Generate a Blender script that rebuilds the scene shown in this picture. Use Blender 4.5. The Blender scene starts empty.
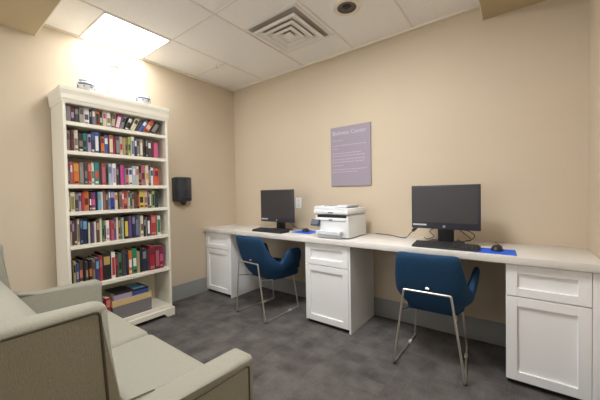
import bpy, bmesh, math, random
from mathutils import Vector, Matrix

random.seed(7)
S = bpy.context.scene
COL = S.collection
PI = math.pi

# ---------------------------------------------------------------- camera
F_PX, YAW, PITCH, ROLL = 289.74, 0.6427, -0.0228, -0.0182
CAM = Vector((2.967, -2.5517, 1.1429))
fw = Vector((-math.sin(YAW)*math.cos(PITCH), math.cos(YAW)*math.cos(PITCH), math.sin(PITCH)))
rt = Vector((math.cos(YAW), math.sin(YAW), 0))
up = rt.cross(fw)
r2 = rt*math.cos(ROLL) + up*math.sin(ROLL)
u2 = -rt*math.sin(ROLL) + up*math.cos(ROLL)
cd = bpy.data.cameras.new('camera')
cam = bpy.data.objects.new('camera', cd)
COL.objects.link(cam)
cd.sensor_width = 36
cd.lens = 36*F_PX/600
cd.clip_start = 0.02
M = Matrix((r2, u2, -fw)).transposed().to_4x4()
M.translation = CAM
cam.matrix_world = M
S.camera = cam

# ---------------------------------------------------------------- light
w = bpy.data.worlds.new('world'); S.world = w
w.use_nodes = True
w.node_tree.nodes['Background'].inputs[0].default_value = (1, .93, .82, 1)
w.node_tree.nodes['Background'].inputs[1].default_value = 0.0
PANEL_STRENGTH = 10.5        # troffer in view above the bookcase
FILL2_STRENGTH = 33.0       # unseen troffer added as fill, nearer to the camera
FILL3_STRENGTH = 6.0  # another added fill panel, out of view in the soffit
al = bpy.data.lights.new('rear_fill_light', 'AREA'); al.shape = 'RECTANGLE'; al.size = 1.7; al.size_y = 1.5; al.energy = 20; al.color = (.93, .96, 1)  # added fill light behind the camera, standing in for daylight
ao = bpy.data.objects.new('rear_fill_light', al); COL.objects.link(ao); ao.location = (1.16, -4.285, 1.35); ao.rotation_euler = (math.pi/2, 0, 0)
S.view_settings.view_transform = 'Standard'
S.view_settings.look = 'None'
S.view_settings.gamma = 1
S.view_settings.use_curve_mapping = False
S.view_settings.exposure = 0.55

# ---------------------------------------------------------------- materials
def lin(c):
    return tuple(((x/255)/12.92 if x/255 <= .04045 else ((x/255+.055)/1.055)**2.4) for x in c)
MATS = {}
def mat(name, c, rough=.6, metal=0, var=0.0, vscale=40, bump=0, bscale=200, emit=0, spec=.5, alpha=1, coat=0, stretch=None):
    if name in MATS: return MATS[name]
    m = bpy.data.materials.new(name); m.use_nodes = True
    nt = m.node_tree; b = nt.nodes['Principled BSDF']
    L = lin(c)
    b.inputs['Base Color'].default_value = (*L, 1)
    b.inputs['Roughness'].default_value = rough
    b.inputs['Metallic'].default_value = metal
    b.inputs['Specular IOR Level'].default_value = spec
    if coat: b.inputs['Coat Weight'].default_value = coat
    tc = nt.nodes.new('ShaderNodeTexCoord')
    src = tc.outputs['Object']
    if stretch:
        mp = nt.nodes.new('ShaderNodeMapping'); mp.inputs['Scale'].default_value = stretch
        nt.links.new(src, mp.inputs[0]); src = mp.outputs[0]
    if var:
        n = nt.nodes.new('ShaderNodeTexNoise'); n.inputs['Scale'].default_value = vscale; n.inputs['Detail'].default_value = 4
        nt.links.new(src, n.inputs['Vector'])
        mr = nt.nodes.new('ShaderNodeMapRange')
        mr.inputs['From Min'].default_value = .3; mr.inputs['From Max'].default_value = .7
        mr.inputs['To Min'].default_value = 1-var; mr.inputs['To Max'].default_value = 1+var
        nt.links.new(n.outputs['Fac'], mr.inputs['Value'])
        mx = nt.nodes.new('ShaderNodeVectorMath'); mx.operation = 'SCALE'
        mx.inputs[0].default_value = L
        nt.links.new(mr.outputs[0], mx.inputs['Scale'])
        nt.links.new(mx.outputs[0], b.inputs['Base Color'])
    if bump:
        n = nt.nodes.new('ShaderNodeTexNoise'); n.inputs['Scale'].default_value = bscale; n.inputs['Detail'].default_value = 3
        nt.links.new(src, n.inputs['Vector'])
        bp = nt.nodes.new('ShaderNodeBump'); bp.inputs['Strength'].default_value = bump; bp.inputs['Distance'].default_value = .002
        nt.links.new(n.outputs['Fac'], bp.inputs['Height']); nt.links.new(bp.outputs[0], b.inputs['Normal'])
    if emit:
        b.inputs['Emission Color'].default_value = (.98, .99, 1, 1)
        b.inputs['Emission Strength'].default_value = emit
    MATS[name] = m
    return m

M_WALL = mat('wall paint', (203, 188, 165), .75, var=.012, vscale=3, bump=.12, bscale=260, spec=.25)
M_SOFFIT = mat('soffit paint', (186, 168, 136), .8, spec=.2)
M_TILE = mat('ceiling tile', (244, 241, 237), .95, var=.035, vscale=160, bump=.5, bscale=350, spec=.1)
M_GRID = mat('ceiling grid metal', (228, 222, 212), .5)
M_MOULD = mat('wall angle metal', (232, 222, 204), .5)
M_BASE = mat('grey vinyl base', (146, 148, 146), .5, var=.02, vscale=8)
M_WHITE = mat('white cabinet paint', (244, 244, 245), .38, spec=.45)
M_SHELF = mat('cream shelf paint', (232, 227, 212), .42, spec=.4)
M_TOE = mat('toe kick black', (26, 24, 24), .6)
M_TOP = mat('worktop laminate', (226, 222, 217), .3, var=.035, vscale=9, spec=.45)
M_FAB = mat('sage woven fabric', (154, 152, 139), .92, var=.07, vscale=330, bump=.6, bscale=500, spec=.15, stretch=(1, 1, .35))
M_PIPE = mat('sofa piping', (84, 80, 68), .85)
M_BLUE = mat('blue upholstery', (33, 68, 102), .8, var=.1, vscale=120, bump=.4, bscale=420, spec=.25)
M_SEAM = mat('blue seam', (14, 36, 60), .8)
M_CHROME = mat('brushed chrome', (226, 218, 206), .32, metal=.85)
M_GLIDE = mat('white plastic glide', (214, 212, 206), .4)
M_BLACK = mat('black plastic', (34, 34, 37), .42)
M_DGREY = mat('dark grey plastic', (54, 54, 62), .4)
M_SCREEN = mat('dark screen glass', (62, 59, 60), .45, spec=.4)
M_KEYS = mat('keycaps', (48, 48, 52), .5)
M_PRN = mat('printer white plastic', (228, 230, 232), .35)
M_PRN2 = mat('printer light grey plastic', (218, 221, 226), .35)
M_PAD = mat('blue mouse mat', (28, 96, 220), .7, var=.04, vscale=300)
M_SIGN = mat('mauve sign board', (152, 141, 154), .45, var=.01, vscale=10)
M_TEXT = mat('sign lettering', (196, 188, 194), .5)
M_SIGNEDGE = mat('sign edge', (140, 128, 128), .5)
M_DISP = mat('dispenser smoky plastic', (46, 52, 62), .25, coat=.3)
M_CERAM = mat('glazed white ceramic', (236, 236, 232), .15, coat=.4)
M_CBLUE = mat('blue glaze', (96, 112, 150), .2)
M_PAPER = mat('page edges', (222, 212, 190), .85, var=.06, vscale=600)
M_BIN = mat('grey felt', (124, 120, 120), .95, var=.08, vscale=200)
M_BINRIM = mat('tan wicker rim', (208, 182, 132), .8, var=.08, vscale=120)
M_VENT = mat('vent enamel', (236, 232, 226), .5)
M_VENTD = mat('vent interior', (172, 166, 156), .8)
M_CAN = mat('downlight reflector', (88, 84, 84), .3, metal=.6)
M_CANIN = mat('downlight inside', (24, 22, 22), .5)
M_LAMP = mat('lit diffuser', (250, 248, 242), .5, emit=PANEL_STRENGTH)
M_FILL2 = mat('fill diffuser b', (250, 248, 242), .5, emit=FILL2_STRENGTH)
M_FILL3 = mat('fill diffuser c', (250, 248, 242), .5, emit=FILL3_STRENGTH)
M_STICK = mat('pale sticker', (196, 200, 204), .5)

def carpet():
    m = bpy.data.materials.new('charcoal carpet tile'); m.use_nodes = True
    nt = m.node_tree; b = nt.nodes['Principled BSDF']; b.inputs['Roughness'].default_value = .95
    b.inputs['Specular IOR Level'].default_value = .1
    tc = nt.nodes.new('ShaderNodeTexCoord')
    def noise(scale, st=None, det=3):
        src = tc.outputs['Object']
        if st:
            mp = nt.nodes.new('ShaderNodeMapping'); mp.inputs['Scale'].default_value = st
            nt.links.new(src, mp.inputs[0]); src = mp.outputs[0]
        n = nt.nodes.new('ShaderNodeTexNoise'); n.inputs['Scale'].default_value = scale; n.inputs['Detail'].default_value = det
        nt.links.new(src, n.inputs['Vector']); return n.outputs['Fac']
    # quarter-turned tiles: streaks run one way on half of them, across on the others
    ck = nt.nodes.new('ShaderNodeTexChecker'); ck.inputs['Scale'].default_value = 1/.25
    ck.inputs['Color1'].default_value = (0, 0, 0, 1); ck.inputs['Color2'].default_value = (1, 1, 1, 1)
    mp = nt.nodes.new('ShaderNodeMapping'); mp.inputs['Location'].default_value = (.11, .07, .5)
    nt.links.new(tc.outputs['Object'], mp.inputs[0]); nt.links.new(mp.outputs[0], ck.inputs['Vector'])
    a = noise(9, (1, 5, 1)); c = noise(9, (5, 1, 1))
    mx = nt.nodes.new('ShaderNodeMix'); mx.data_type = 'FLOAT'
    nt.links.new(ck.outputs['Fac'], mx.inputs[0]); nt.links.new(a, mx.inputs[2]); nt.links.new(c, mx.inputs[3])
    def madd(x, k, y):
        n = nt.nodes.new('ShaderNodeMath'); n.operation = 'MULTIPLY_ADD'; n.inputs[1].default_value = k
        nt.links.new(x, n.inputs[0])
        if isinstance(y, float): n.inputs[2].default_value = y
        else: nt.links.new(y, n.inputs[2])
        return n.outputs[0]
    def cells(sx, sy, off):
        mp = nt.nodes.new('ShaderNodeMapping'); mp.inputs['Scale'].default_value = (sx, sy, 0); mp.inputs['Location'].default_value = (off, off*.7, 0)
        nt.links.new(tc.outputs['Object'], mp.inputs[0])
        fl = nt.nodes.new('ShaderNodeVectorMath'); fl.operation = 'FLOOR'; nt.links.new(mp.outputs[0], fl.inputs[0])
        wn = nt.nodes.new('ShaderNodeTexWhiteNoise'); nt.links.new(fl.outputs[0], wn.inputs['Vector']); return wn.outputs['Value']
    v = madd(mx.outputs[0], .16, -.29)
    v = madd(cells(5, 9, .3), .10, v); v = madd(cells(9, 4, .9), .10, v)
    v = madd(noise(140), .5, v); v = madd(noise(7), .75, v)
    cr = nt.nodes.new('ShaderNodeValToRGB')
    cr.color_ramp.elements[0].position = .2; cr.color_ramp.elements[0].color = (*lin((66, 63, 62)), 1)
    cr.color_ramp.elements[1].position = .75; cr.color_ramp.elements[1].color = (*lin((118, 113, 111)), 1)
    nt.links.new(v, cr.inputs[0]); nt.links.new(cr.outputs[0], b.inputs['Base Color'])
    bp = nt.nodes.new('ShaderNodeBump'); bp.inputs['Strength'].default_value = .5; bp.inputs['Distance'].default_value = .003
    nt.links.new(noise(400), bp.inputs['Height']); nt.links.new(bp.outputs[0], b.inputs['Normal'])
    return m
M_CARPET = carpet()

# ---------------------------------------------------------------- mesh helpers
def finish(name, bm, m, parent=None, smooth=False):
    me = bpy.data.meshes.new(name)
    bmesh.ops.recalc_face_normals(bm, faces=bm.faces)
    bm.to_mesh(me); bm.free()
    for mm in (m if isinstance(m, (list, tuple)) else [m]): me.materials.append(mm)
    if smooth:
        me.shade_smooth()
        try: me.set_sharp_from_angle(angle=math.radians(smooth if smooth > 1 else 40))
        except Exception: pass
    o = bpy.data.objects.new(name, me); COL.objects.link(o)
    if parent: o.parent = parent
    return o
def tag(o, label, cat, group=None):
    o['label'] = label; o['category'] = cat
    if group: o['group'] = group
    return o
def empty(name, loc, rz, label, cat, group=None):
    o = bpy.data.objects.new(name, None); COL.objects.link(o)
    o.location = loc; o.rotation_euler = (0, 0, rz); o.empty_display_size = .1
    return tag(o, label, cat, group)
def struct(o):
    o['kind'] = 'structure'; return o
def bx(bm, a, b, bev=0, seg=2, mi=0):
    x0, y0, z0 = [min(p, q) for p, q in zip(a, b)]; x1, y1, z1 = [max(p, q) for p, q in zip(a, b)]
    vs = [bm.verts.new(p) for p in ((x0,y0,z0),(x1,y0,z0),(x1,y1,z0),(x0,y1,z0),(x0,y0,z1),(x1,y0,z1),(x1,y1,z1),(x0,y1,z1))]
    fs = [bm.faces.new([vs[i] for i in f]) for f in ((0,3,2,1),(4,5,6,7),(0,1,5,4),(1,2,6,5),(2,3,7,6),(3,0,4,7))]
    for f in fs: f.material_index = mi
    if bev:
        es = list({e for f in fs for e in f.edges})
        bmesh.ops.bevel(bm, geom=es, offset=bev, segments=seg, profile=.5, affect='EDGES')
def box(name, a, b, m, parent=None, bev=0, seg=2):
    bm = bmesh.new(); bx(bm, a, b, bev, seg)
    return finish(name, bm, m, parent, smooth=bool(bev))
def prism(bm, pts, axis, a, b, bev=0, seg=3, mi=0):
    """polygon pts in the two other axes, extruded along axis from a to b"""
    def P(p, t):
        return {'x': (t, p[0], p[1]), 'y': (p[0], t, p[1]), 'z': (p[0], p[1], t)}[axis]
    v0 = [bm.verts.new(P(p, a)) for p in pts]; v1 = [bm.verts.new(P(p, b)) for p in pts]
    fs = [bm.faces.new(v0), bm.faces.new(v1)]
    n = len(pts)
    for i in range(n): fs.append(bm.faces.new([v0[i], v0[(i+1) % n], v1[(i+1) % n], v1[i]]))
    for f in fs: f.material_index = mi
    if bev:
        bmesh.ops.bevel(bm, geom=list({e for f in fs for e in f.edges}), offset=bev, segments=seg, profile=.5, affect='EDGES')
def catmull(pts, n=8):
    pts = [Vector(p) for p in pts]; out = []
    for i in range(len(pts)-1):
        p0 = pts[max(i-1, 0)]; p1 = pts[i]; p2 = pts[i+1]; p3 = pts[min(i+2, len(pts)-1)]
        for k in range(n):
            t = k/n
            out.append(.5*((2*p1)+(p2-p0)*t+(2*p0-5*p1+4*p2-p3)*t*t+(-p0+3*p1-3*p2+p3)*t**3))
    out.append(pts[-1]); return out
def fillet(pts, r, n=5):
    pts = [Vector(p) for p in pts]; out = [pts[0]]
    for i in range(1, len(pts)-1):
        a = (pts[i-1]-pts[i]); b = (pts[i+1]-pts[i]); k = min(r, a.length*.45, b.length*.45)
        s = pts[i]+a.normalized()*k; e = pts[i]+b.normalized()*k
        for j in range(n+1):
            t = j/n; out.append((1-t)**2*s+2*t*(1-t)*pts[i]+t*t*e)
    out.append(pts[-1]); return out
def tube(bm, pts, r, seg=8, mi=0):
    pts = [Vector(p) for p in pts]; rings = []; nrm = None
    for i, p in enumerate(pts):
        d = (pts[min(i+1, len(pts)-1)]-pts[max(i-1, 0)]).normalized()
        if nrm is None:
            nrm = d.cross(Vector((0, 0, 1)));
            if nrm.length < .1: nrm = d.cross(Vector((1, 0, 0)))
        nrm = (nrm-d*nrm.dot(d)).normalized(); bn = d.cross(nrm)
        rr = r[i] if isinstance(r, (list, tuple)) else r
        rings.append([bm.verts.new(p+rr*(nrm*math.cos(2*PI*k/seg)+bn*math.sin(2*PI*k/seg))) for k in range(seg)])
    for a, b in zip(rings, rings[1:]):
        for k in range(seg):
            bm.faces.new([a[k], a[(k+1) % seg], b[(k+1) % seg], b[k]]).material_index = mi
    bm.faces.new(rings[0]).material_index = mi; bm.faces.new(rings[-1]).material_index = mi
def tub(name, pts, r, m, parent=None, seg=8):
    bm = bmesh.new(); tube(bm, pts, r, seg); return finish(name, bm, m, parent, smooth=50)
def lathe(bm, prof, c=(0, 0, 0), seg=32, mi=0, a0=0, a1=2*PI):
    full = abs(a1-a0-2*PI) < 1e-6
    n = seg if full else seg+1
    rings = []
    for r, z in prof:
        rings.append([bm.verts.new((c[0]+r*math.cos(a0+(a1-a0)*k/seg), c[1]+r*math.sin(a0+(a1-a0)*k/seg), c[2]+z)) for k in range(n)])
    for a, b in zip(rings, rings[1:]):
        for k in range(seg):
            q = (k+1) % n
            bm.faces.new([a[k], a[q], b[q], b[k]]).material_index = mi
    bmesh.ops.remove_doubles(bm, verts=bm.verts, dist=1e-5)
def sub(o, lv=2):
    md = o.modifiers.new('sub', 'SUBSURF'); md.levels = lv; md.render_levels = lv
    return o

# ---------------------------------------------------------------- the room
RW, RY, RH = 3.325, -4.3, 2.504      # right wall x, rear wall y, ceiling
SX, SY, SZ = 2.77, -1.955, 2.392      # dropped soffit: edges and underside
def wallbox(name, a, b, m): return struct(box(name, a, b, m))
wallbox('floor', (-.1, RY-.1, -.1), (RW+.1, .1, 0), M_CARPET)
wallbox('wall_back', (-.1, 0, 0), (RW+.1, .1, RH+.1), M_WALL)
wallbox('wall_left', (-.1, RY, 0), (0, 0, RH+.1), M_WALL)
wallbox('wall_right', (RW, RY, 0), (RW+.1, 0, RH+.1), M_WALL)
wallbox('wall_front', (-.1, RY-.1, 0), (RW+.1, RY, RH+.1), M_WALL)
bm = bmesh.new()   # unseen window frame, added around the fill light behind the camera
for a, b in (((.25, .54), (.31, 2.16)), ((2.01, .54), (2.07, 2.16)), ((.31, .54), (2.01, .60)), ((.31, 2.10), (2.01, 2.16)), ((1.145, .60), (1.175, 2.10))):
    bx(bm, (a[0], RY+.0005, a[1]), (b[0], RY+.012, b[1]))
struct(finish('added_window', bm, M_WHITE))
# soffit over the near side and the right side of the room
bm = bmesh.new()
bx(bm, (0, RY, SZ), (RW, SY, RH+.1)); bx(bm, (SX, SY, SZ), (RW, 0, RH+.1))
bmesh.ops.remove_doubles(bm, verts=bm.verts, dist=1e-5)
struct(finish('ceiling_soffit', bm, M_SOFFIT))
GX = [0, .555, 1.148, 1.733, 2.275, SX]
GY = [0, -.574, -1.165, -1.755, SY]
bm = bmesh.new()
bx(bm, (0, SY, RH), (SX, 0, RH+.08))
struct(finish('ceiling', bm, M_TILE))
# exposed grid: main runners, cross tees
bm = bmesh.new()
t = .006
for x in GX[1:5]: bx(bm, (x-t, SY, RH-.004), (x+t, 0, RH+.001))
cross = [(0, .555, -.574), (1.148, 1.733, -.36), (0, SX, -1.155), (1.733, SX, -1.755)]
for a, b, y in cross: bx(bm, (a+t, y-t, RH-.0038), (b-t, y+t, RH+.001))
struct(finish('trim_1', bm, M_GRID))
bm = bmesh.new()
for a, b in (((0, -.026, 0), (SX, 0, 0)), ((0, SY, 0), (.016, 0, 0)), ((SX-.014, SY, 0), (SX, 0, 0)), ((0, SY, 0), (SX, SY+.018, 0))):
    bx(bm, (a[0], a[1], RH-.016), (b[0], b[1], RH+.001))
struct(finish('trim_2', bm, M_MOULD))
# light corner bead along the soffit edge
bm = bmesh.new()
bx(bm, (0, SY, SZ), (SX, SY+.006, RH-.001)); bx(bm, (SX-.006, SY, SZ), (SX, 0, RH-.001))
struct(finish('trim_3', bm, M_MOULD))
# vinyl base
BH = .168
def base(name, a, b):
    bm = bmesh.new(); bx(bm, a, b, .003, 1); struct(finish(name, bm, M_BASE))
base('baseboard_back', (0.461, -.010, 0), (2.912, 0, BH))
base('baseboard_left', (0, RY, 0), (.010, -.49, BH))
base('baseboard_right', (RW-.010, RY, 0), (RW, -.52, BH))
base('baseboard_front', (0.01, RY, 0), (RW-.01, RY+.010, BH))

# ---------------------------------------------------------------- ceiling fittings
def troffer(x0, y0, x1, y1, z, m, label):
    t_ = empty('ceiling_light', ((x0+x1)/2, (y0+y1)/2, z), 0, label, 'ceiling light')
    hx, hy = (x1-x0)/2, (y1-y0)/2
    bm = bmesh.new(); f = .011
    bx(bm, (-hx, -hy, -.009), (hx, -hy+f, -.0005)); bx(bm, (-hx, hy-f, -.009), (hx, hy, -.0005))
    bx(bm, (-hx, -hy+f, -.009), (-hx+f, hy-f, -.0005)); bx(bm, (hx-f, -hy+f, -.009), (hx, hy-f, -.0005))
    finish('frame', bm, M_GRID, t_)
    box('diffuser', (-hx+f, -hy+f, -.007), (hx-f, hy-f, -.001), m, t_)
troffer(.016, -1.672, .549, -1.161, RH, M_LAMP, 'glowing square ceiling light panel above the bookcase')
troffer(1.745, -1.749, 2.269, -1.175, RH, M_FILL2, 'added unseen ceiling fill panel over the middle of the room, farther from the bookcase')
troffer(1.2, -3.4, 1.8, -2.8, SZ, M_FILL3, 'added unseen ceiling fill panel in the dropped soffit behind the sofa')

# air diffuser: stepped square louvres
v = empty('ceiling_vent', (1.433, -.612, RH), 0, 'square stepped white air vent set in the ceiling tiles', 'air vent')
bm = bmesh.new()
def ring(bm, a, za, b, zb, th=.004):
    """square ring, from outer half-size a at height za to inner half-size b at height zb"""
    A = [(-a,-a,za),(a,-a,za),(a,a,za),(-a,a,za)]; B = [(-b,-b,zb),(b,-b,zb),(b,b,zb),(-b,b,zb)]
    va = [bm.verts.new(p) for p in A]; vb = [bm.verts.new(p) for p in B]
    va2 = [bm.verts.new((p[0], p[1], p[2]-th)) for p in A]; vb2 = [bm.verts.new((p[0], p[1], p[2]-th)) for p in B]
    for i in range(4):
        j = (i+1) % 4
        bm.faces.new([va[i], va[j], vb[j], vb[i]]); bm.faces.new([va2[i], vb2[i], vb2[j], va2[j]])
        bm.faces.new([va[i], va2[i], va2[j], va[j]]); bm.faces.new([vb[i], vb[j], vb2[j], vb2[i]])
ring(bm, .270, -.001, .244, -.001)
finish('frame', bm, M_VENT, v)
box('backing', (-.244, -.244, -.0035), (.244, .244, -.001), M_VENTD, v)
for a, za, b, zb in ((.212, -.030, .156, -.012), (.148, -.030, .096, -.012), (.088, -.030, .040, -.012)):
    bm = bmesh.new(); ring(bm, a, za, b, zb); ring(bm, a+.010, za-.0005, a-.012, za-.0045, .002); finish('louvre', bm, M_VENT, v)
bm = bmesh.new()
prism(bm, [(-.04, -.04), (.04, -.04), (.04, .04), (-.04, .04)], 'z', -.036, -.030); finish('centre_plate', bm, M_VENT, v)

d = empty('recessed_downlight', (1.970, -.605, RH), 0, 'small round unlit downlight set in the ceiling beside the vent', 'downlight')
bm = bmesh.new(); lathe(bm, [(.100, 0), (.100, -.006), (.094, -.012), (.080, -.012), (.070, -.008), (.070, -.0005)], seg=40); finish('trim_ring', bm, M_MOULD, d, smooth=50)
bm = bmesh.new(); lathe(bm, [(.0705, -.008), (.060, -.0025), (.034, -.0015)], seg=40); finish('reflector', bm, M_CAN, d, smooth=50)
bm = bmesh.new(); lathe(bm, [(0, -.007), (.02, -.0065), (.030, -.004), (.034, -.001), (0, -.001)], seg=24); finish('bulb', bm, M_CANIN, d, smooth=50)

s_ = empty('sprinkler_head', (.46, -.60, RH), 0, 'tiny metal fire sprinkler head hanging from the ceiling near the corner', 'sprinkler')
bm = bmesh.new(); lathe(bm, [(0, -.002), (.026, -.002), (.022, -.006), (.009, -.010), (.006, -.030), (0, -.030)], seg=20); finish('body', bm, M_VENT, s_, smooth=50)
bm = bmesh.new(); lathe(bm, [(0, -.032), (.014, -.032), (.014, -.034), (0, -.034)], seg=16); finish('deflector', bm, M_CHROME, s_)

# ---------------------------------------------------------------- worktop and cabinets
DZ = .76; DT = .045; DF = -.509; CF = -.481
wt = box('worktop', (.0015, DF, DZ-DT), (RW-.0015, -.0015, DZ), M_TOP, None, .004, 2)
tag(wt, 'long off-white laminate worktop running along the back wall', 'worktop')
def shaker(name, x0, x1, z0, z1, parent, rail=.052, top=.05):
    """front with a raised frame around a recessed panel; origin at the cabinet"""
    y0 = 0; th = .019
    bm = bmesh.new()
    px0, px1, pz0, pz1 = x0+rail, x1-rail, z0+top, z1-top
    bx(bm, (x0, y0, z0), (px0, y0+th, z1), .0015, 1); bx(bm, (px1, y0, z0), (x1, y0+th, z1), .0015, 1)
    bx(bm, (px0, y0, pz1), (px1, y0+th, z1), .0015, 1); bx(bm, (px0, y0, z0), (px1, y0+th, pz0), .0015, 1)
    o = finish(name, bm, M_WHITE, parent)
    box('panel', (px0-.002, y0+.013, pz0-.002), (px1+.002, y0+.018, pz1+.002), M_WHITE, o)
    return o
def cabinet(x0, x1, label, filler=0, sidefront=True):
    c = empty('base_cabinet', (x0, CF, 0), 0, label, 'cabinet', 'white base cabinets under the worktop')
    W = x1-x0; top = DZ-DT-.001
    bm = bmesh.new(); D = -CF-.0015
    bx(bm, (0, .021 if not sidefront else .004, .03), (.016, D, top)); bx(bm, (W-.016, .004, .0 if sidefront else .03), (W, D, top))
    bx(bm, (.016, .03, .03), (W-.016, D, .048)); bx(bm, (.016, .03, top-.02), (W-.016, D, top)); bx(bm, (.016, D-.008, .048), (W-.016, D, top-.02))
    finish('body', bm, M_WHITE, c)
    box('toe_kick', (.006, .03, 0), (W-.018, .045, .0295), M_TOE, c)
    e = .002; wd = W-filler
    dr = shaker('drawer', e, wd-.018 if sidefront else wd-e, .528, top-.006, c, top=.048)
    dd = shaker('door', e, wd-.018 if sidefront else wd-e, .034, .522, c, top=.052)
    if filler:
        box('filler_strip', (wd, 0, .034), (W, .019, top-.006), M_WHITE, c)
    return c
cabinet(.008, .452, 'white shaker base cabinet in the far corner below the left end of the worktop')
cabinet(1.462, 1.902, 'white shaker base cabinet standing between the two blue chairs, under the printer')
cabinet(2.914, RW-.002, 'widest white shaker base cabinet, against the right wall', filler=.045, sidefront=False)

# ---------------------------------------------------------------- bookcase
BX, BY0, BY1 = .31, -1.878, -1.083
bc = empty('bookcase', (.012, (BY0+BY1)/2, 0), 0, 'tall cream bookcase with six filled shelves against the left wall', 'bookcase')
hw = (BY1-BY0)/2; dp = BX-.012
SHZ = [1.712, 1.494, 1.24, 1.035, .777, .46]
box('side_panel', (0, -hw, 0), (dp, -hw+.019, 1.875), M_SHELF, bc, .002, 1)
box('side_panel', (0, hw-.019, 0), (dp, hw, 1.875), M_SHELF, bc, .002, 1)
box('back_panel', (0, -hw+.019, .06), (.008, hw-.019, 1.86), M_SHELF, bc)
for z in SHZ: box('shelf', (.008, -hw+.019, z-.028), (dp-.004, hw-.019, z), M_SHELF, bc, .002, 1)
box('shelf', (.008, -hw+.019, .07), (dp-.002, hw-.019, .108), M_SHELF, bc, .002, 1)
bm = bmesh.new()   # arched plinth
prism(bm, [(-hw-.014, 0), (-hw+.06, 0), (-hw+.085, .038), (hw-.085, .038), (hw-.06, 0), (hw+.014, 0), (hw+.014, .078), (-hw-.014, .078)], 'x', dp+.0005, dp+.020, .003, 1)
bx(bm, (0.0, -hw-.014, 0), (dp, -hw-.0005, .078), .002, 1); bx(bm, (0.0, hw+.0005, 0), (dp, hw+.014, .078), .002, 1)
finish('plinth', bm, M_SHELF, bc)
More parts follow.
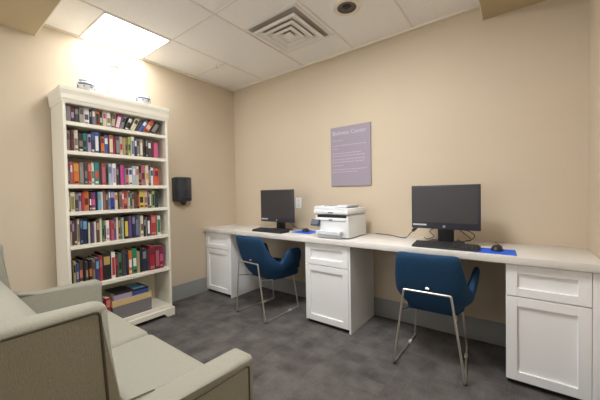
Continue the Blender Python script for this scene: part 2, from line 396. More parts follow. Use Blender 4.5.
# crown moulding swept round three sides
bm = bmesh.new()
prof = [(0, 1.850), (.005, 1.850), (.007, 1.868), (.010, 1.872), (.011, 1.885), (.011, 1.908), (.014, 1.930), (.016, 1.938), (.016, 1.962), (0, 1.962)]
path = lambda o: [(0, -hw-o), (dp+o, -hw-o), (dp+o, hw+o), (0, hw+o)]
rings = []
for o_, z in prof: rings.append([bm.verts.new((p[0], p[1], z)) for p in path(o_)])
for a, b in zip(rings, rings[1:]):
    for k in range(3): bm.faces.new([a[k], a[k+1], b[k+1], b[k]])
finish('crown_moulding', bm, M_SHELF, bc)
box('top_panel', (0, -hw-.015, 1.945), (dp+.015, hw+.015, 1.966), M_SHELF, bc, .003, 1)
box('frieze', (dp-.018, -hw+.019, 1.845), (dp, hw-.019, 1.945), M_SHELF, bc)
BOOKS = [
  [(-1.847,-1.818,'grey',0.130,''),(-1.817,-1.795,'maroon',0.128,'lilac'),(-1.793,-1.767,'charcoal',0.128,'grey'),(-1.763,-1.736,'stone',0.132,'charcoal'),(-1.732,-1.698,'white',0.130,'plum'),(-1.695,-1.681,'black',0.125,'grey'),(-1.678,-1.656,'slate blue',0.135,'white'),(-1.655,-1.628,'orange',0.128,'black'),(-1.625,-1.609,'black',0.120,'cream'),(-1.606,-1.581,'cream',0.130,'magenta'),(-1.577,-1.550,'ivory',0.130,'olive'),(-1.545,-1.514,'beige',0.130,'brown'),(-1.513,-1.474,'magenta',0.132,'white'),(-1.472,-1.441,'grey',0.125,'black'),(-1.435,-1.395,'black',0.120,'white'),(-1.388,-1.347,'cream',0.128,'black'),(-1.340,-1.321,'charcoal',0.120,''),(-1.319,-1.281,'blue',0.125,'white'),(-1.277,-1.226,'vermilion',0.128,'cream'),(-1.219,-1.169,'black',0.130,'grey')],
  [(-1.852,-1.824,'taupe',0.155,'brown'),(-1.822,-1.803,'maroon',0.160,'black'),(-1.800,-1.775,'cream',0.165,'taupe'),(-1.773,-1.745,'black',0.140,'taupe'),(-1.743,-1.718,'teal',0.150,'black'),(-1.715,-1.693,'lilac',0.145,'black'),(-1.691,-1.669,'navy',0.170,'blue'),(-1.667,-1.639,'blue',0.172,'white'),(-1.637,-1.625,'black',0.165,''),(-1.622,-1.599,'orange',0.140,'maroon'),(-1.596,-1.568,'blue',0.155,'white'),(-1.565,-1.535,'rust',0.162,'cream'),(-1.534,-1.521,'red',0.150,''),(-1.518,-1.487,'plum',0.155,'grey'),(-1.483,-1.461,'beige',0.160,'red'),(-1.460,-1.440,'tan',0.155,''),(-1.437,-1.420,'olive',0.160,'charcoal'),(-1.417,-1.398,'lime',0.165,'charcoal'),(-1.394,-1.370,'ivory',0.172,'slate blue'),(-1.367,-1.347,'navy',0.165,'white'),(-1.344,-1.323,'grey',0.160,'charcoal'),(-1.321,-1.298,'tan',0.160,'ivory'),(-1.294,-1.274,'brown',0.155,'black'),(-1.272,-1.252,'black',0.165,'grey'),(-1.249,-1.219,'charcoal',0.160,'white'),(-1.215,-1.198,'maroon',0.155,''),(-1.194,-1.158,'pink',0.145,'')],
  [(-1.851,-1.836,'grey',0.175,'crimson'),(-1.836,-1.820,'rose',0.172,'white'),(-1.813,-1.777,'orange',0.168,'amber'),(-1.774,-1.746,'taupe',0.175,'grey'),(-1.744,-1.722,'charcoal',0.175,'taupe'),(-1.718,-1.695,'red',0.175,'salmon'),(-1.694,-1.677,'ivory',0.175,'green'),(-1.675,-1.647,'teal',0.182,'vermilion'),(-1.645,-1.629,'plum',0.175,''),(-1.626,-1.597,'brick',0.180,'rose'),(-1.595,-1.575,'brown',0.170,'black'),(-1.572,-1.549,'pale blue',0.180,'slate blue'),(-1.546,-1.519,'white',0.180,'lilac'),(-1.516,-1.494,'charcoal',0.160,'grey'),(-1.494,-1.486,'black',0.160,''),(-1.483,-1.457,'magenta',0.172,''),(-1.456,-1.446,'slate blue',0.150,''),(-1.445,-1.421,'salmon',0.150,'maroon'),(-1.419,-1.390,'ivory',0.150,'blue'),(-1.388,-1.365,'pale blue',0.172,'white'),(-1.362,-1.339,'beige',0.170,'rose'),(-1.337,-1.315,'black',0.178,'taupe'),(-1.312,-1.281,'rose',0.182,'maroon'),(-1.278,-1.254,'cream',0.182,'amber'),(-1.252,-1.230,'charcoal',0.180,'grey'),(-1.229,-1.205,'white',0.165,'blue'),(-1.202,-1.161,'vermilion',0.160,'maroon')],
  [(-1.857,-1.841,'olive',0.142,'cream'),(-1.839,-1.812,'cream',0.145,'olive'),(-1.810,-1.787,'charcoal',0.145,'grey'),(-1.786,-1.770,'lilac',0.143,'plum'),(-1.769,-1.754,'red',0.145,''),(-1.752,-1.720,'orange',0.160,'maroon'),(-1.718,-1.706,'black',0.150,'white'),(-1.704,-1.677,'purple',0.145,'pink'),(-1.676,-1.661,'black',0.160,''),(-1.659,-1.638,'sky blue',0.150,'grey'),(-1.636,-1.626,'white',0.150,''),(-1.624,-1.603,'rust',0.165,'taupe'),(-1.601,-1.585,'brown',0.150,'tan'),(-1.583,-1.571,'slate blue',0.160,'white'),(-1.569,-1.536,'royal blue',0.162,'lilac'),(-1.533,-1.511,'cream',0.145,'orange'),(-1.509,-1.498,'brown',0.145,'black'),(-1.497,-1.483,'tan',0.150,'brown'),(-1.482,-1.468,'rose',0.155,'white'),(-1.466,-1.437,'red',0.155,'salmon'),(-1.435,-1.418,'pale green',0.160,'navy'),(-1.416,-1.399,'navy',0.150,'taupe'),(-1.396,-1.379,'tan',0.150,'charcoal'),(-1.377,-1.359,'brown',0.152,''),(-1.358,-1.339,'black',0.155,'red'),(-1.336,-1.297,'yellow',0.165,'black'),(-1.294,-1.265,'peach',0.160,'taupe'),(-1.264,-1.246,'plum',0.158,'grey'),(-1.244,-1.231,'black',0.158,'white'),(-1.229,-1.206,'lime',0.158,'navy'),(-1.205,-1.171,'dark teal',0.150,'black')],
  [(-1.855,-1.846,'black',0.190,'green'),(-1.844,-1.834,'beige',0.190,'brown'),(-1.832,-1.819,'plum',0.195,'lilac'),(-1.818,-1.803,'brown',0.195,'plum'),(-1.801,-1.787,'cream',0.200,'taupe'),(-1.785,-1.768,'navy',0.200,'slate blue'),(-1.766,-1.732,'dark blue',0.210,'sky blue'),(-1.728,-1.718,'cream',0.165,''),(-1.717,-1.707,'charcoal',0.160,'brown'),(-1.706,-1.693,'violet',0.160,''),(-1.691,-1.680,'ivory',0.170,''),(-1.679,-1.656,'brown',0.185,'tan'),(-1.654,-1.640,'cream',0.190,''),(-1.638,-1.623,'green',0.170,'black'),(-1.622,-1.610,'khaki',0.165,'black'),(-1.608,-1.585,'white',0.170,'lilac'),(-1.584,-1.574,'crimson',0.175,''),(-1.572,-1.551,'rose',0.170,'red'),(-1.549,-1.532,'violet',0.180,'grey'),(-1.530,-1.516,'ivory',0.190,''),(-1.516,-1.504,'khaki',0.165,'maroon'),(-1.503,-1.491,'grey',0.170,'green'),(-1.490,-1.475,'pale green',0.185,''),(-1.474,-1.444,'black',0.190,'yellow'),(-1.441,-1.414,'plum',0.195,'violet'),(-1.411,-1.383,'navy',0.200,'grey'),(-1.382,-1.355,'indigo',0.200,'slate blue'),(-1.353,-1.340,'taupe',0.190,''),(-1.338,-1.315,'cream',0.190,'brown'),(-1.311,-1.292,'black',0.180,'grey'),(-1.290,-1.278,'grey',0.175,''),(-1.276,-1.250,'navy',0.175,'white'),(-1.243,-1.194,'red',0.190,'salmon'),(-1.192,-1.182,'green',0.185,''),(-1.180,-1.149,'ivory',0.180,'green')],
  [(-1.850,-1.836,'black',0.200,''),(-1.835,-1.819,'khaki',0.195,'black'),(-1.816,-1.799,'blue',0.175,'lilac'),(-1.796,-1.772,'brown',0.190,'salmon'),(-1.769,-1.756,'black',0.205,''),(-1.755,-1.738,'charcoal',0.175,'tan'),(-1.736,-1.716,'black',0.190,'orange'),(-1.714,-1.693,'taupe',0.190,'brown'),(-1.691,-1.666,'indigo',0.195,'sky blue'),(-1.663,-1.642,'red',0.205,'rose'),(-1.639,-1.578,'black',0.225,'gold'),(-1.575,-1.547,'white',0.220,'red'),(-1.544,-1.524,'maroon',0.190,'red'),(-1.522,-1.495,'green',0.200,'black'),(-1.491,-1.463,'charcoal',0.215,''),(-1.460,-1.442,'navy',0.190,''),(-1.440,-1.413,'orange',0.210,'white'),(-1.409,-1.374,'emerald',0.220,'white'),(-1.371,-1.349,'tan',0.190,''),(-1.347,-1.326,'black',0.220,''),(-1.323,-1.286,'navy',0.210,'grey'),(-1.282,-1.268,'charcoal',0.190,''),(-1.266,-1.219,'crimson',0.225,'maroon'),(-1.215,-1.174,'maroon',0.215,'rose'),(-1.172,-1.133,'wine',0.215,'pink')],
]

# ---------------------------------------------------------------- books
CL = {'amber':(222,160,50),'beige':(196,180,150),'black':(34,32,34),'blue':(48,82,158),'brick':(150,70,60),'brown':(96,66,52),'charcoal':(66,62,64),'cream':(216,204,172),'crimson':(176,28,44),'dark blue':(22,40,78),'dark teal':(28,64,70),'emerald':(30,140,84),'gold':(190,156,80),'green':(58,122,88),'grey':(136,132,132),'indigo':(56,58,112),'ivory':(222,216,200),'khaki':(178,160,92),'lilac':(168,148,184),'lime':(168,182,66),'magenta':(206,48,134),'maroon':(110,34,48),'navy':(36,44,80),'olive':(150,136,70),'orange':(228,112,34),'pale blue':(166,186,208),'pale green':(176,192,164),'peach':(214,168,132),'pink':(214,76,128),'plum':(92,58,86),'purple':(112,52,112),'red':(188,48,48),'rose':(188,92,104),'royal blue':(40,50,170),'rust':(168,82,54),'salmon':(214,118,100),'sky blue':(98,168,208),'slate blue':(98,118,150),'stone':(160,152,138),'tan':(178,148,112),'taupe':(130,114,102),'teal':(34,132,124),'vermilion':(216,76,42),'violet':(96,72,144),'white':(226,224,220),'wine':(134,36,70),'yellow':(224,196,66)}
def bmat(c):
    g = sum(CL[c])/3
    return mat('cloth '+c, tuple(.82*q+.18*g for q in CL[c]), .5, var=.05, vscale=60)
SHN = ['top shelf', 'second shelf', 'third shelf', 'fourth shelf', 'fifth shelf', 'sixth shelf']
def book(t, h, dpt, c, k, loc, lean, label, name='book'):
    """spine looks to +x; thickness along y, origin at the bottom of the spine's right edge"""
    b = bmesh.new(); ct = .0022 if t > .012 else .0012
    n = 6; pr = []
    for i in range(n+1):      # slightly rounded spine
        u = -t+t*i/n; pr.append((.0025*math.sin(PI*i/n)+.0001*i, u))
    prof = pr+[(-dpt, 0), (-dpt, -ct), (-.004, -ct), (-.004, -t+ct), (-dpt, -t+ct), (-dpt, -t)]
    prism(b, prof, 'z', 0, h)
    o = finish(name, b, bmat(c))
    o.location = loc; o.rotation_euler = (-lean, 0, 0)
    pg = box('pages', (-dpt+.004, -t+ct+.0002, .003), (-.0045, -ct-.0002, h-.003), M_PAPER, o)
    if k:
        b = bmesh.new(); q = random.random()
        z0, z1 = [(.55, .85), (.12, .8), (.3, .62), (.62, .92)][int(q*4)]
        def strip(z0, z1):
            bx(b, (.0016, -t*.86, h*z0), (.0033, -t*.14, h*z1))
        strip(z0, z1)
        finish('spine_panel', b, bmat(k), o)
        if q > .35 and z0 > .25:
            b = bmesh.new(); strip(.07, .16); finish('spine_band', b, bmat(random.choice(['cream', 'grey', 'black', k])), o)
    return tag(o, label, 'book', 'books standing upright on the bookcase shelves')
for si, (row, z) in enumerate(zip(BOOKS, SHZ)):
    prev = -1.8575
    for i, (y0, y1, c, h, k) in enumerate(row):
        lean = 0
        if si == 0 and i >= 10: lean = math.radians([0, 9, 13, 17, 21, 25, 28, 30, 31, 32][i-10])
        tt = (y1-y0)
        if lean: tt = tt*.86
        else: tt = min(tt+.001, .999*tt+.001)
        piv = y1 - (h/2)*math.sin(lean)*.75
        piv = max(piv, prev+tt/math.cos(lean)+.0006)
        xs = BX-.042-random.random()*.016+(.006 if tt > .04 else 0)
        dpt = min(.15+random.random()*.03, .2)
        L = row[i-1][2] if i else None; R_ = row[i+1][2] if i+1 < len(row) else None
        lab = c+' book'+(' with '+k+' panel' if k else ' with plain spine')
        lab += (' between '+L+' and '+R_+' ones, ' if L and R_ else (' at the right end of the ' if L else ' at the left end of the ')) + SHN[si]
        book(tt-.0006, h, dpt, c, k, (xs, piv, z+.0006), lean, lab)
        prev = piv+.0002

# bottom shelf: bin of books
bn = empty('storage_bin', (.165, -1.428, .1085), 0, 'grey felt storage bin with a tan rim on the lowest bookcase shelf', 'storage bin')
bm = bmesh.new(); hx, hy, hh = .125, .158, .115
def openbox(bm, hx, hy, z0, z1, th, fl=True):
    bx(bm, (-hx, -hy, z0), (hx, -hy+th, z1)); bx(bm, (-hx, hy-th, z0), (hx, hy, z1))
    bx(bm, (-hx, -hy+th, z0), (-hx+th, hy-th, z1)); bx(bm, (hx-th, -hy+th, z0), (hx, hy-th, z1))
    if fl: bx(bm, (-hx+th, -hy+th, z0), (hx-th, hy-th, z0+th))
openbox(bm, hx, hy, .0, hh, .006); finish('body', bm, M_BIN, bn)
bm = bmesh.new(); openbox(bm, hx+.004, hy+.004, hh+.0005, hh+.052, .009, False); finish('rim', bm, M_BINRIM, bn)
def flat(name, loc, w_, d_, t, c, rz, label, k=None, rx=0):
    b = bmesh.new(); bx(b, (-d_/2, -w_/2, t-.0015), (d_/2, w_/2, t)); bx(b, (-d_/2, -w_/2, 0), (d_/2, w_/2, .0015)); bx(b, (d_/2-.002, -w_/2, .0015), (d_/2, w_/2, t-.0015))
    o = finish(name, b, bmat(c)); o.location = loc; o.rotation_euler = (rx, 0, rz)
    box('pages', (-d_/2+.003, -w_/2+.003, .0017), (d_/2-.0022, w_/2-.003, t-.0017), M_PAPER, o)
    if k: box('cover_picture', (-d_/2+.02, -w_/2+.02, t-.0004), (d_/2-.02, w_/2-.02, t+.0006), bmat(k), o)
    return tag(o, label, 'book', 'books piled in the storage bin')
def pile(x, y, rows_):
    zb = .1085+.0068
    for i, (cc, t_, k, lab) in enumerate(rows_):
        flat('book', (x+.002*(i % 2), y, zb), .138, .215, t_, cc, .02*(-1)**i, lab, k); zb += t_+.0012
pile(.168, -1.356, [('black', .050, None, 'black hardback at the bottom of the right pile in the bin'), ('ivory', .050, None, 'ivory book low in the right pile of the bin'),
    ('pale blue', .050, None, 'pale blue book in the right pile of the bin'), ('blue', .040, None, 'blue book just above the pale blue one in the bin'), ('black', .012, 'sky blue', 'black book with pale blue picture topping the right pile in the bin')])
pile(.168, -1.500, [('brown', .050, None, 'brown book lowest in the left pile of the bin'), ('salmon', .050, None, 'salmon book low in the left pile of the bin'),
    ('violet', .050, None, 'thick violet book in the left pile of the bin'), ('lilac', .045, None, 'lilac book above the violet one in the bin'), ('black', .012, None, 'thin black book topping the left pile in the bin')])
book(.038, .20, .13, 'crimson', 'salmon', (.27, -1.594, .1086), 0, 'thick crimson book standing beside the storage bin on the lowest shelf')
book(.034, .19, .13, 'maroon', '', (.262, -1.634, .1086), 0, 'maroon book left of the crimson one on the lowest shelf')

# on top of the bookcase
TZ = 1.9662
def tureen(y, x, label, r):
    t_ = empty('ceramic_pot', (x, y, TZ), .4, label, 'ceramic pot', 'blue and white pots on top of the bookcase')
    bm = bmesh.new(); lathe(bm, [(0, 0), (.6*r, 0), (.62*r, .008), (.8*r, .02), (r, .045), (.98*r, .065), (.8*r, .082), (0, .082)], seg=32); finish('body', bm, M_CERAM, t_, smooth=60)
    bm = bmesh.new(); lathe(bm, [(.84*r, .083), (.78*r, .094), (.5*r, .108), (.15*r, .114), (.12*r, .12), (.16*r, .128), (0, .132)], seg=32); finish('lid', bm, M_CERAM, t_, smooth=60)
    bm = bmesh.new(); lathe(bm, [(1.0*r, .046), (1.012*r, .052), (1.0*r, .060)], seg=32); lathe(bm, [(.86*r, .0805), (.87*r, .083), (.82*r, .0855)], seg=32); finish('glaze_band', bm, M_CBLUE, t_, smooth=60)
    for s in (-1, 1):
        tub('handle', catmull([(0, s*r*.93, .068), (0, s*(r+.018), .078), (0, s*(r+.022), .058), (0, s*r*.97, .042)], 5), .004, M_CERAM, t_)
    for i in range(7):
        a = i*2*PI/7; bm = bmesh.new()
        bmesh.ops.create_uvsphere(bm, u_segments=8, v_segments=6, radius=.011)
        for vv in bm.verts: vv.co = Vector((r*.985*math.cos(a), r*.985*math.sin(a), .034))+Vector((vv.co.x*.4 if abs(math.cos(a)) > .5 else vv.co.x, vv.co.y*.4 if abs(math.sin(a)) > .5 else vv.co.y, vv.co.z*.7))
        finish('flower_motif', bm, M_CBLUE, t_, smooth=60)
    for ch in t_.children: ch.scale = (1, 1, .9)
    return t_
tureen(-1.715, .270, 'blue and white lidded pot on the bookcase, left of the tall vase', .058)
tureen(-1.28, .270, 'blue and white lidded pot on the bookcase, right of the tall vase', .058)
bm = bmesh.new(); lathe(bm, [(0, 0), (.045, 0), (.066, .02), (.072, .05), (.062, .09), (.036, .125), (.019, .155), (.016, .22), (.018, .262), (.033, .285), (.030, .287), (.014, .264), (.0, .24)], seg=36)
vs = finish('bottle_vase', bm, M_CERAM, smooth=60); vs.location = (.22, -1.485, TZ)
tag(vs, 'tall white narrow-necked ceramic vase in the middle of the bookcase top', 'vase')

# ---------------------------------------------------------------- wall things
dsp = empty('sanitizer_dispenser', (0, -.782, 1.08), 0, 'black wall mounted hand sanitizer dispenser beside the bookcase', 'dispenser')
box('back_plate', (.0005, -.10, .005), (.012, .10, .255), M_BLACK, dsp, .004, 2)
bm = bmesh.new()
prism(bm, [(.0125, -.098), (.0125, .098), (.07, .095), (.098, .065), (.108, 0), (.098, -.065), (.07, -.095)], 'z', 0, .262, .012, 3)
finish('cover', bm, M_DISP, dsp, smooth=40)
box('window', (.1075, -.012, .12), (.110, .012, .2), M_DGREY, dsp, .001, 1)
bm = bmesh.new(); prism(bm, [(-.03, -.002), (.03, -.002), (.012, -.042), (-.004, -.042)], 'x', .03, .075, .003, 1); finish('nozzle', bm, M_BLACK, dsp)
box('push_bar', (.1, -.05, .02), (.113, .05, .05), M_BLACK, dsp, .004, 2)

sg = empty('wall_sign', (1.679, 0, 1.207), 0, 'mauve rectangular Business Center sign on the back wall above the printer', 'sign')
box('board', (-.212, -.016, 0), (.212, -.0005, .582), M_SIGN, sg, .002, 1)
def text(s, size, x, z, parent, name, m, y=-.0165, ext=.0004, align='LEFT', bold=0):
    cu = bpy.data.curves.new('t', 'FONT'); cu.body = s; cu.size = size; cu.extrude = ext; cu.align_x = align; cu.offset = bold
    o = bpy.data.objects.new('t', cu); COL.objects.link(o)
    bpy.context.view_layer.update()
    me = bpy.data.meshes.new_from_object(o.evaluated_get(bpy.context.evaluated_depsgraph_get()))
    bpy.data.objects.remove(o)
    me.materials.clear(); me.materials.append(m)
    q = bpy.data.objects.new(name, me); COL.objects.link(q); q.parent = parent
    q.location = (x, y, z); q.rotation_euler = (PI/2, 0, 0)
    return q
text('Business Center', .0545, -.19, .505, sg, 'heading', M_TEXT, bold=.0004)
bm = bmesh.new()   # the small print: too small to read, so short strokes
lines = [(.445, .11), (.395, .36), (.365, .05), (.318, .30), (.292, .34), (.258, .34), (.232, .33), (.198, .12), (.160, .36), (.135, .26)]
rr = random.Random(3)
for z, ln in lines:
    x = -.19
    while x < -.19+ln:
        wd = .008+rr.random()*.028; wd = min(wd, -.19+ln-x+.004)
        bx(bm, (x, -.0168, z), (x+wd, -.0158, z+.0085)); x += wd+.006
finish('small_print', bm, mat('sign small print', (182, 170, 178), .5), sg)

ol = empty('wall_outlet', (1.04, 0, 1.038), 0, 'white wall outlet plate behind the monitor nearest the corner', 'wall plate')
box('plate', (-.038, -.007, -.058), (.038, -.0005, .058), mat('outlet white', (238, 238, 236), .3), ol, .002, 2)
for s in (-1, 1): box('socket', (-.016, -.0085, s*.026-.014), (.016, -.0068, s*.026+.014), M_PRN2, ol, .001, 1)

# ---------------------------------------------------------------- things on the worktop
def monitor(x, y, rz, label, w_=.446, z0=.108, z1=.424):
    m_ = empty('monitor', (x, y, DZ), rz, label, 'computer monitor', 'computer monitors on the worktop')
    hw_ = w_/2
    bm = bmesh.new()
    bx(bm, (-hw_, 0, z0), (hw_, .020, z1), .004, 2)
    bx(bm, (-hw_+.02, .020, z0+.02), (hw_-.02, .046, z1-.02), .012, 2)
    finish('housing', bm, M_DGREY, m_, smooth=40)
    box('screen', (-hw_+.016, -.0012, z0+.046), (hw_-.016, .002, z1-.014), M_SCREEN, m_)
    bm = bmesh.new(); lathe(bm, [(0, -.0006), (.009, -.0006), (.009, .0006), (0, .0006)], seg=24)
    lo = finish('logo', bm, mat('logo silver', (188, 192, 198), .35), m_); lo.rotation_euler = (PI/2, 0, 0); lo.location = (0, -.0012, z0+.020)
    bm = bmesh.new(); bx(bm, (-.0035, -.0014, -.005), (-.0022, .0, .005)); bx(bm, (-.0022, -.0014, -.0005), (-.0002, 0, .0006)); bx(bm, (-.0002, -.0014, -.004), (.0011, 0, .0005)); bx(bm, (.0018, -.0014, -.006), (.0030, 0, .003))
    q = finish('logo_letters', bm, M_DGREY, lo); q.rotation_euler = (-PI/2, 0, 0); q.location = (0, 0, 0.0007)
    box('sticker', (-hw_+.010, -.0008, z0+.022), (-hw_+.105, .0015, z0+.034), M_STICK, m_)
    box('neck', (-.052, .05, .012), (.052, .085, .25), M_BLACK, m_, .006, 2)
    bm = bmesh.new(); prism(bm, [(-.095, -.012), (.095, -.012), (.125, .04), (.11, .14), (-.11, .14), (-.125, .02)], 'z', 0, .013, .004, 2); finish('base', bm, M_BLACK, m_, smooth=40)
    box('hinge', (-.04, .044, .2), (.04, .056, .29), M_BLACK, m_)
    return m_
monitor(.953, -.278, math.radians(-2), 'black computer monitor nearest the far corner, left of the printer', .468, .088, .426)
monitor(2.552, -.292, 0, 'black computer monitor right of the printer, above the nearer chair')
def keyboard(x, y, rz, label):
    k_ = empty('keyboard', (x, y, DZ), rz, label, 'keyboard', 'black keyboards on the worktop')
    bm = bmesh.new(); prism(bm, [(-.066, .0003), (.066, .0003), (.066, .022), (.056, .0225), (-.064, .012)], 'x', -.200, .200, .002, 1); finish('body', bm, M_BLACK, k_)
    bm = bmesh.new()
    for r in range(6):
        y_ = -.058+r*.0190; zt = .0145+r*.0018
        for c_ in range(20):
            x_ = -.193+c_*.0193
            if r == 0 and 4 <= c_ <= 9:
                if c_ == 4: bx(bm, (x_, y_, zt-.003), (x_+.112, y_+.016, zt+.006))
                continue
            bx(bm, (x_, y_, zt-.003), (x_+.0165, y_+.016, zt+.006))
    finish('keys', bm, M_KEYS, k_)
    return k_
keyboard(.965, -.392, math.radians(-1), 'black keyboard in front of the monitor nearest the far corner')
keyboard(2.580, -.418, math.radians(1), 'black keyboard beside the blue mouse mat right of the printer')
def mousemat(x, y, w_, d_, rz, label):
    bm = bmesh.new(); bx(bm, (-w_/2, -d_/2, 0), (w_/2, d_/2, .004), .0015, 1)
    o = finish('mouse_mat', bm, M_PAD); o.location = (x, y, DZ+.0002); o.rotation_euler = (0, 0, rz)
    return tag(o, label, 'mouse mat', 'blue mouse mats')
mousemat(1.31, -.245, .225, .19, math.radians(-3), 'blue mouse mat between the far monitor and the printer')
mousemat(2.856, -.395, .215, .175, math.radians(3), 'bright blue mouse mat on the worktop above the wide right cabinet')
def mouse(x, y, rz, label, cable):
    o_ = empty('computer_mouse', (x, y, DZ+.0046), rz, label, 'computer mouse', 'black computer mice')
    bm = bmesh.new(); bmesh.ops.create_uvsphere(bm, u_segments=24, v_segments=14, radius=1)
    for v_ in bm.verts:
        z_ = v_.co.z
        v_.co = Vector((v_.co.x*.032*(1-.12*v_.co.y), v_.co.y*.055, max(z_, -.02)*.034*(1-.25*v_.co.y)+.001))
    finish('body', bm, M_BLACK, o_, smooth=60)
    bm = bmesh.new(); lathe(bm, [(0, -.004), (.010, -.004), (.011, 0), (.010, .004), (0, .004)], seg=16)
    w2 = finish('scroll_wheel', bm, M_DGREY, o_, smooth=50); w2.location = (0, .030, .019); w2.rotation_euler = (0, PI/2, 0)
    tub('cable', catmull(cable, 6), .0018, M_BLACK, o_, 6)
    return o_
mouse(1.30, -.235, .1, 'black mouse on the blue mat between monitor and printer', [(0, .05, .006), (.0, .09, .002), (.02, .15, .0), (.01, .2, -.001)])
mouse(2.868, -.365, -.1, 'black mouse on the blue mat beside the right monitor', [(0, .05, .006), (.01, .10, .002), (.0, .17, 0), (-.03, .25, -.001), (-.06, .33, -.001)])

# printer
pr = empty('printer', (1.715, -.28, DZ), math.radians(-1.5), 'white multifunction laser printer on the worktop between the monitors', 'printer')
box('body', (-.165, -.165, .008), (.165, .17, .195), M_PRN, pr, .012, 3)
box('scanner', (-.172, -.178, .202), (.170, .165, .238), M_PRN, pr, .008, 2)
bm = bmesh.new(); prism(bm, [(-.170, .239), (.165, .239), (.160, .250), (.03, .258), (-.02, .270), (-.155, .270), (-.170, .258)], 'y', -.17, .14, .004, 2); finish('document_feeder', bm, M_PRN, pr, smooth=40)
bm = bmesh.new(); prism(bm, [(-.01, .262), (.12, .256), (.14, .276), (.135, .279), (-.01, .271)], 'y', -.12, .10, .002, 1); finish('feeder_tray', bm, M_PRN2, pr)
box('feeder_slot', (-.060, -.125, .2685), (-.012, -.02, .2725), M_BLACK, pr)
box('output_slot', (-.135, -.1662, .174), (.150, -.15, .194), M_BLACK, pr)
bm = bmesh.new(); prism(bm, [(-.176, .148), (-.164, .148), (-.160, .170), (-.176, .166)], 'x', -.11, .14, .002, 1); finish('output_lip', bm, M_PRN, pr)
box('front_door', (-.128, -.1695, .045), (.150, -.1655, .145), M_PRN, pr, .003, 1)
box('paper_tray', (-.115, -.200, .006), (.110, -.1702, .034), M_PRN2, pr, .004, 1)
box('tray_lid', (-.120, -.222, .036), (.118, -.1700, .066), mat('smoky clear plastic', (222, 225, 232), .2), pr, .002, 1)
bm = bmesh.new(); prism(bm, [(-.200, .105), (-.190, .098), (-.168, .150), (-.178, .155)], 'x', -.190, -.098, .003, 1); finish('control_panel', bm, M_DGREY, pr)
bm = bmesh.new(); prism(bm, [(-.2022, .112), (-.2010, .1115), (-.183, .150), (-.1842, .1505)], 'x', -.180, -.112); finish('touch_screen', bm, mat('panel screen', (96, 106, 124), .3), pr)
box('brand_mark', (-.02, -.1795, .212), (.03, -.1775, .220), M_DGREY, pr)
box('emblem', (-.012, -.178, .150), (.022, -.1755, .160), M_DGREY, pr)
box('button', (-.060, -.172, .2705), (-.045, -.158, .274), M_DGREY, pr)

# cables
cb = tub('power_cable', catmull([(1.93, -.02, DZ+.004), (2.04, -.04, DZ+.0035), (2.13, -.09, DZ+.0035), (2.20, -.14, DZ+.0035), (2.25, -.165, DZ+.012), (2.29, -.175, DZ+.055), (2.33, -.19, DZ+.095)], 8), .0032, M_BLACK, None, 8)
tag(cb, 'thin black cable running over the worktop from the printer to the right monitor', 'cable')
bm = bmesh.new(); bx(bm, (-.028, -.012, -.012), (.02, .012, .012), .004, 2); bx(bm, (.0195, -.007, -.007), (.04, .007, .007), .002, 1)
pg = finish('plug', bm, M_BLACK, cb, smooth=40); pg.location = (2.325, -.188, DZ+.09); pg.rotation_euler = (0, -.8, 0)
def bundle(pts, label, cat='cable'):
    o = tub('monitor_cable', catmull(pts, 8), .003, M_BLACK, None, 8); return tag(o, label, cat, 'black cables behind the monitors')
bundle([(2.50, -.20, DZ+.12), (2.43, -.17, DZ+.075), (2.45, -.13, DZ+.03), (2.40, -.10, DZ+.004), (2.36, -.05, DZ+.004)], 'looped black cable hanging left of the right monitor stand')
bundle([(2.58, -.19, DZ+.14), (2.66, -.16, DZ+.07), (2.70, -.14, DZ+.025), (2.64, -.11, DZ+.004), (2.6, -.05, DZ+.004)], 'black cable drooping right of the right monitor stand')
bundle([(2.60, -.18, DZ+.10), (2.68, -.12, DZ+.085), (2.72, -.10, DZ+.05), (2.69, -.08, DZ+.008), (2.66, -.04, DZ+.004)], 'black cable arching farther out behind the right monitor stand')
bundle([(.93, -.16, DZ+.12), (.86, -.14, DZ+.05), (.84, -.12, DZ+.004), (.78, -.08, DZ+.004)], 'black cable left of the far monitor stand')
bundle([(1.0, -.15, DZ+.10), (1.06, -.12, DZ+.04), (1.10, -.09, DZ+.004), (1.14, -.05, DZ+.004)], 'black cable right of the far monitor stand')

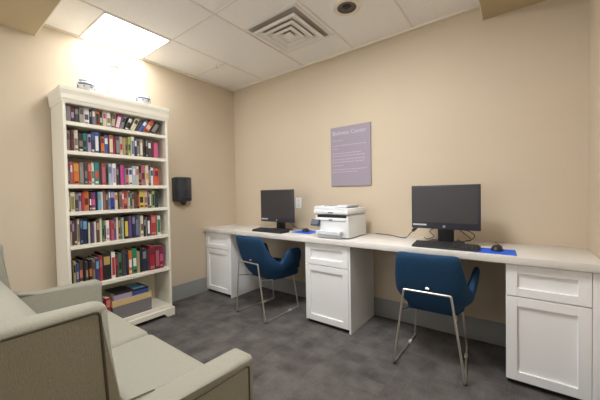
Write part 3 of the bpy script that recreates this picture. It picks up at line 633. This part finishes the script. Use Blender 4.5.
# ---------------------------------------------------------------- chairs
def chair(loc, rz, label):
    c = empty('desk_chair', loc, rz, label, 'chair', 'blue tub chairs at the worktop')
    H = [  # half profile columns, centre back round to arm front: (bottom, lower, middle, top)
        [(0, -.105, .335), (0, -.185, .385), (0, -.238, .52), (0, -.268, .64), (0, -.300, .756)],
        [(.06, -.105, .335), (.08, -.184, .385), (.10, -.237, .52), (.105, -.267, .64), (.108, -.299, .757)],
        [(.10, -.100, .337), (.125, -.172, .388), (.166, -.225, .515), (.170, -.258, .64), (.172, -.290, .759)],
        [(.12, -.09, .338), (.155, -.152, .392), (.196, -.200, .50), (.195, -.238, .62), (.193, -.278, .744)],
        [(.135, -.06, .341), (.180, -.11, .394), (.214, -.150, .465), (.218, -.172, .53), (.212, -.212, .615)],
        [(.142, -.02, .343), (.192, -.06, .391), (.230, -.090, .435), (.234, -.102, .475), (.234, -.120, .520)],
        [(.145, 0, .345), (.194, -.03, .39), (.236, -.055, .43), (.244, -.066, .466), (.248, -.076, .505)],
        [(.145, .03, .348), (.198, .0, .392), (.242, -.020, .45), (.254, -.028, .52), (.259, -.034, .585)],
        [(.145, .06, .35), (.200, .025, .395), (.245, .005, .46), (.259, -.002, .54), (.266, -.008, .618)],
        [(.145, .11, .352), (.200, .08, .40), (.244, .065, .47), (.260, .060, .55), (.270, .055, .626)],
        [(.145, .16, .355), (.198, .15, .405), (.242, .14, .48), (.260, .140, .55), (.270, .140, .624)],
        [(.143, .185, .358), (.194, .185, .408), (.236, .18, .48), (.252, .180, .545), (.260, .176, .608)],
        [(.14, .20, .36), (.188, .200, .41), (.225, .198, .475), (.240, .194, .535), (.246, .190, .575)],
    ]
    cols = [[(-x, y, z) for x, y, z in col] for col in reversed(H[1:])]+H
    bm = bmesh.new(); g = [[bm.verts.new(p) for p in col] for col in cols]
    for a, b in zip(g, g[1:]):
        for k in range(4): bm.faces.new([a[k], a[k+1], b[k+1], b[k]])
    sh = finish('shell', bm, M_BLUE, c, smooth=80)
    md = sh.modifiers.new('thick', 'SOLIDIFY'); md.thickness = .042; md.offset = -1 
    sh['_shell'] = 1; del sh['_shell']
    sub(sh, 2)
    bm = bmesh.new(); prism(bm, [(-.15, -.12), (.15, -.12), (.182, 0), (.182, .20), (.165, .235), (-.165, .235), (-.182, .20), (-.182, 0)], 'z', .335, .395, .022, 3)
    finish('seat_base', bm, M_BLUE, c, smooth=60)
    bm = bmesh.new(); prism(bm, [(-.145, -.135), (.145, -.135), (.182, -.04), (.192, .22), (.17, .245), (-.17, .245), (-.192, .22), (-.182, -.04)], 'z', .393, .455, .024, 3)
    finish('seat_cushion', bm, M_BLUE, c, smooth=60)
    R = .0068
    tub('back_bar', fillet([(-.136, -.276, .505), (-.136, -.276, .518), (.136, -.276, .518), (.136, -.276, .505)], .012), R, M_CHROME, c)
    for s in (-1, 1):
        tub('leg', [(s*.137, -.276, .512), (s*.205, -.262, .0205)], R, M_CHROME, c)
        tub('runner', fillet([(s*.205, -.262, .022), (s*.206, -.255, .0085), (s*.178, .20, .0085), (s*.178, .205, .022)], .012), R, M_CHROME, c)
        tub('leg', [(s*.178, .203, .019), (s*.150, .165, .345)], R, M_CHROME, c)
        tub('seat_rail', [(s*.16, -.2655, .375), (s*.138, -.06, .335), (s*.15, .165, .335)], R*.9, M_CHROME, c)
        bm = bmesh.new(); bx(bm, (s*.184-.011, .06, .0008), (s*.184+.011, .10, .019), .003, 1)
        finish('glide', bm, M_GLIDE, c)
        bm = bmesh.new(); bx(bm, (s*.205-.009, -.262, .0005), (s*.205+.009, -.238, .005), .001, 1)
        finish('glide', bm, M_BLACK, c)
    tub('cross_tie', [(-.15, .165, .338), (.15, .165, .338)], R*.9, M_CHROME, c)
    bm = bmesh.new(); bx(bm, (-.012, -.252, .528), (.012, -.243, .540), .002, 1)
    finish('back_stud', bm, M_CHROME, c)
    return c
chair((1.012, -.450, 0), math.radians(-4.5), 'blue upholstered tub chair with chrome legs near the far corner cabinet')
chair((2.508, -.400, 0), math.radians(2.5), 'blue upholstered tub chair with chrome legs under the right monitor')

# ---------------------------------------------------------------- sofa
sf = empty('sofa', (1.512, -2.24, 0), 0, 'pale sage green two-seat sofa with winged back in the foreground', 'sofa')
def Ys(y): return y+2.24
HW = .742
arm = [(-1.872, .055), (-1.872, .602), (-2.16, .604), (-2.27, .606), (-2.297, .632), (-2.300, .912), (-2.66, .910), (-2.70, .055)]
for s in (-1, 1):
    xs = (s*HW, s*(HW-.098)); sh = .025 if s < 0 else 0
    bm = bmesh.new()
    prism(bm, [(Ys(a+(sh if a < -2.25 or a > -1.9 else 0)), b) for a, b in arm], 'x', min(xs), max(xs), .019, 4)
    for v_ in bm.verts:      # the wing thins towards its front edge
        if abs(v_.co.x) < HW-.05:
            f = max(0, min(1, (v_.co.z-.61)/.05))*max(0, min(1, ((v_.co.y-2.24)+2.5)/.2))
            v_.co.x += s*.042*f
        if s < 0 and v_.co.z > .5 and v_.co.y > .0: v_.co.z += .012
    ar = finish('arm', bm, M_FAB, sf, smooth=60)
    e = s*(HW+.0005)
    inset = [(-1.900, .075), (-1.900, .576), (-2.17, .580), (-2.285, .588), (-2.306, .62), (-2.320, .899), (-2.64, .897), (-2.67, .075)]
    tub('piping', fillet([(e, Ys(a), b) for a, b in inset], .012, 4), .003, M_PIPE, ar, 8)
bi = HW-.100
# reclined back
bm = bmesh.new()
prism(bm, [(Ys(-2.13), .30), (Ys(-2.18), .47), (Ys(-2.245), .62), (Ys(-2.30), .735), (Ys(-2.345), .80), (Ys(-2.395), .85), (Ys(-2.47), .865), (Ys(-2.62), .865), (Ys(-2.68), .30)], 'x', -HW+.066, HW-.066, .028, 3)
finish('backrest', bm, M_FAB, sf, smooth=60)
box('seat_frame', (-bi, Ys(-2.60), .06), (bi, Ys(-1.90), .295), M_FAB, sf, .015, 2)
for s in (-1, 1):
    a, b = (s*.0015, s*(bi-.001))
    bm = bmesh.new(); bx(bm, (min(a, b), Ys(-2.16), .30), (max(a, b), Ys(-1.862), .472), .030, 4)
    for v_ in bm.verts:
        if v_.co.z > .46:
            u = (v_.co.x-(a+b)/2)/(abs(b-a)/2); v_.co.z += .010*(1-u*u)
    cu = finish('seat_cushion', bm, M_FAB, sf, smooth=60)
for sx in (-1, 1):
    for sy in (-1.93, -2.64):
        bm = bmesh.new(); lathe(bm, [(0, 0), (.018, 0), (.026, .056), (0, .056)], seg=20)
        l = finish('leg', bm, mat('dark stained wood', (52, 36, 28), .4), sf, smooth=40); l.location = (sx*(HW-.07), Ys(sy), 0)
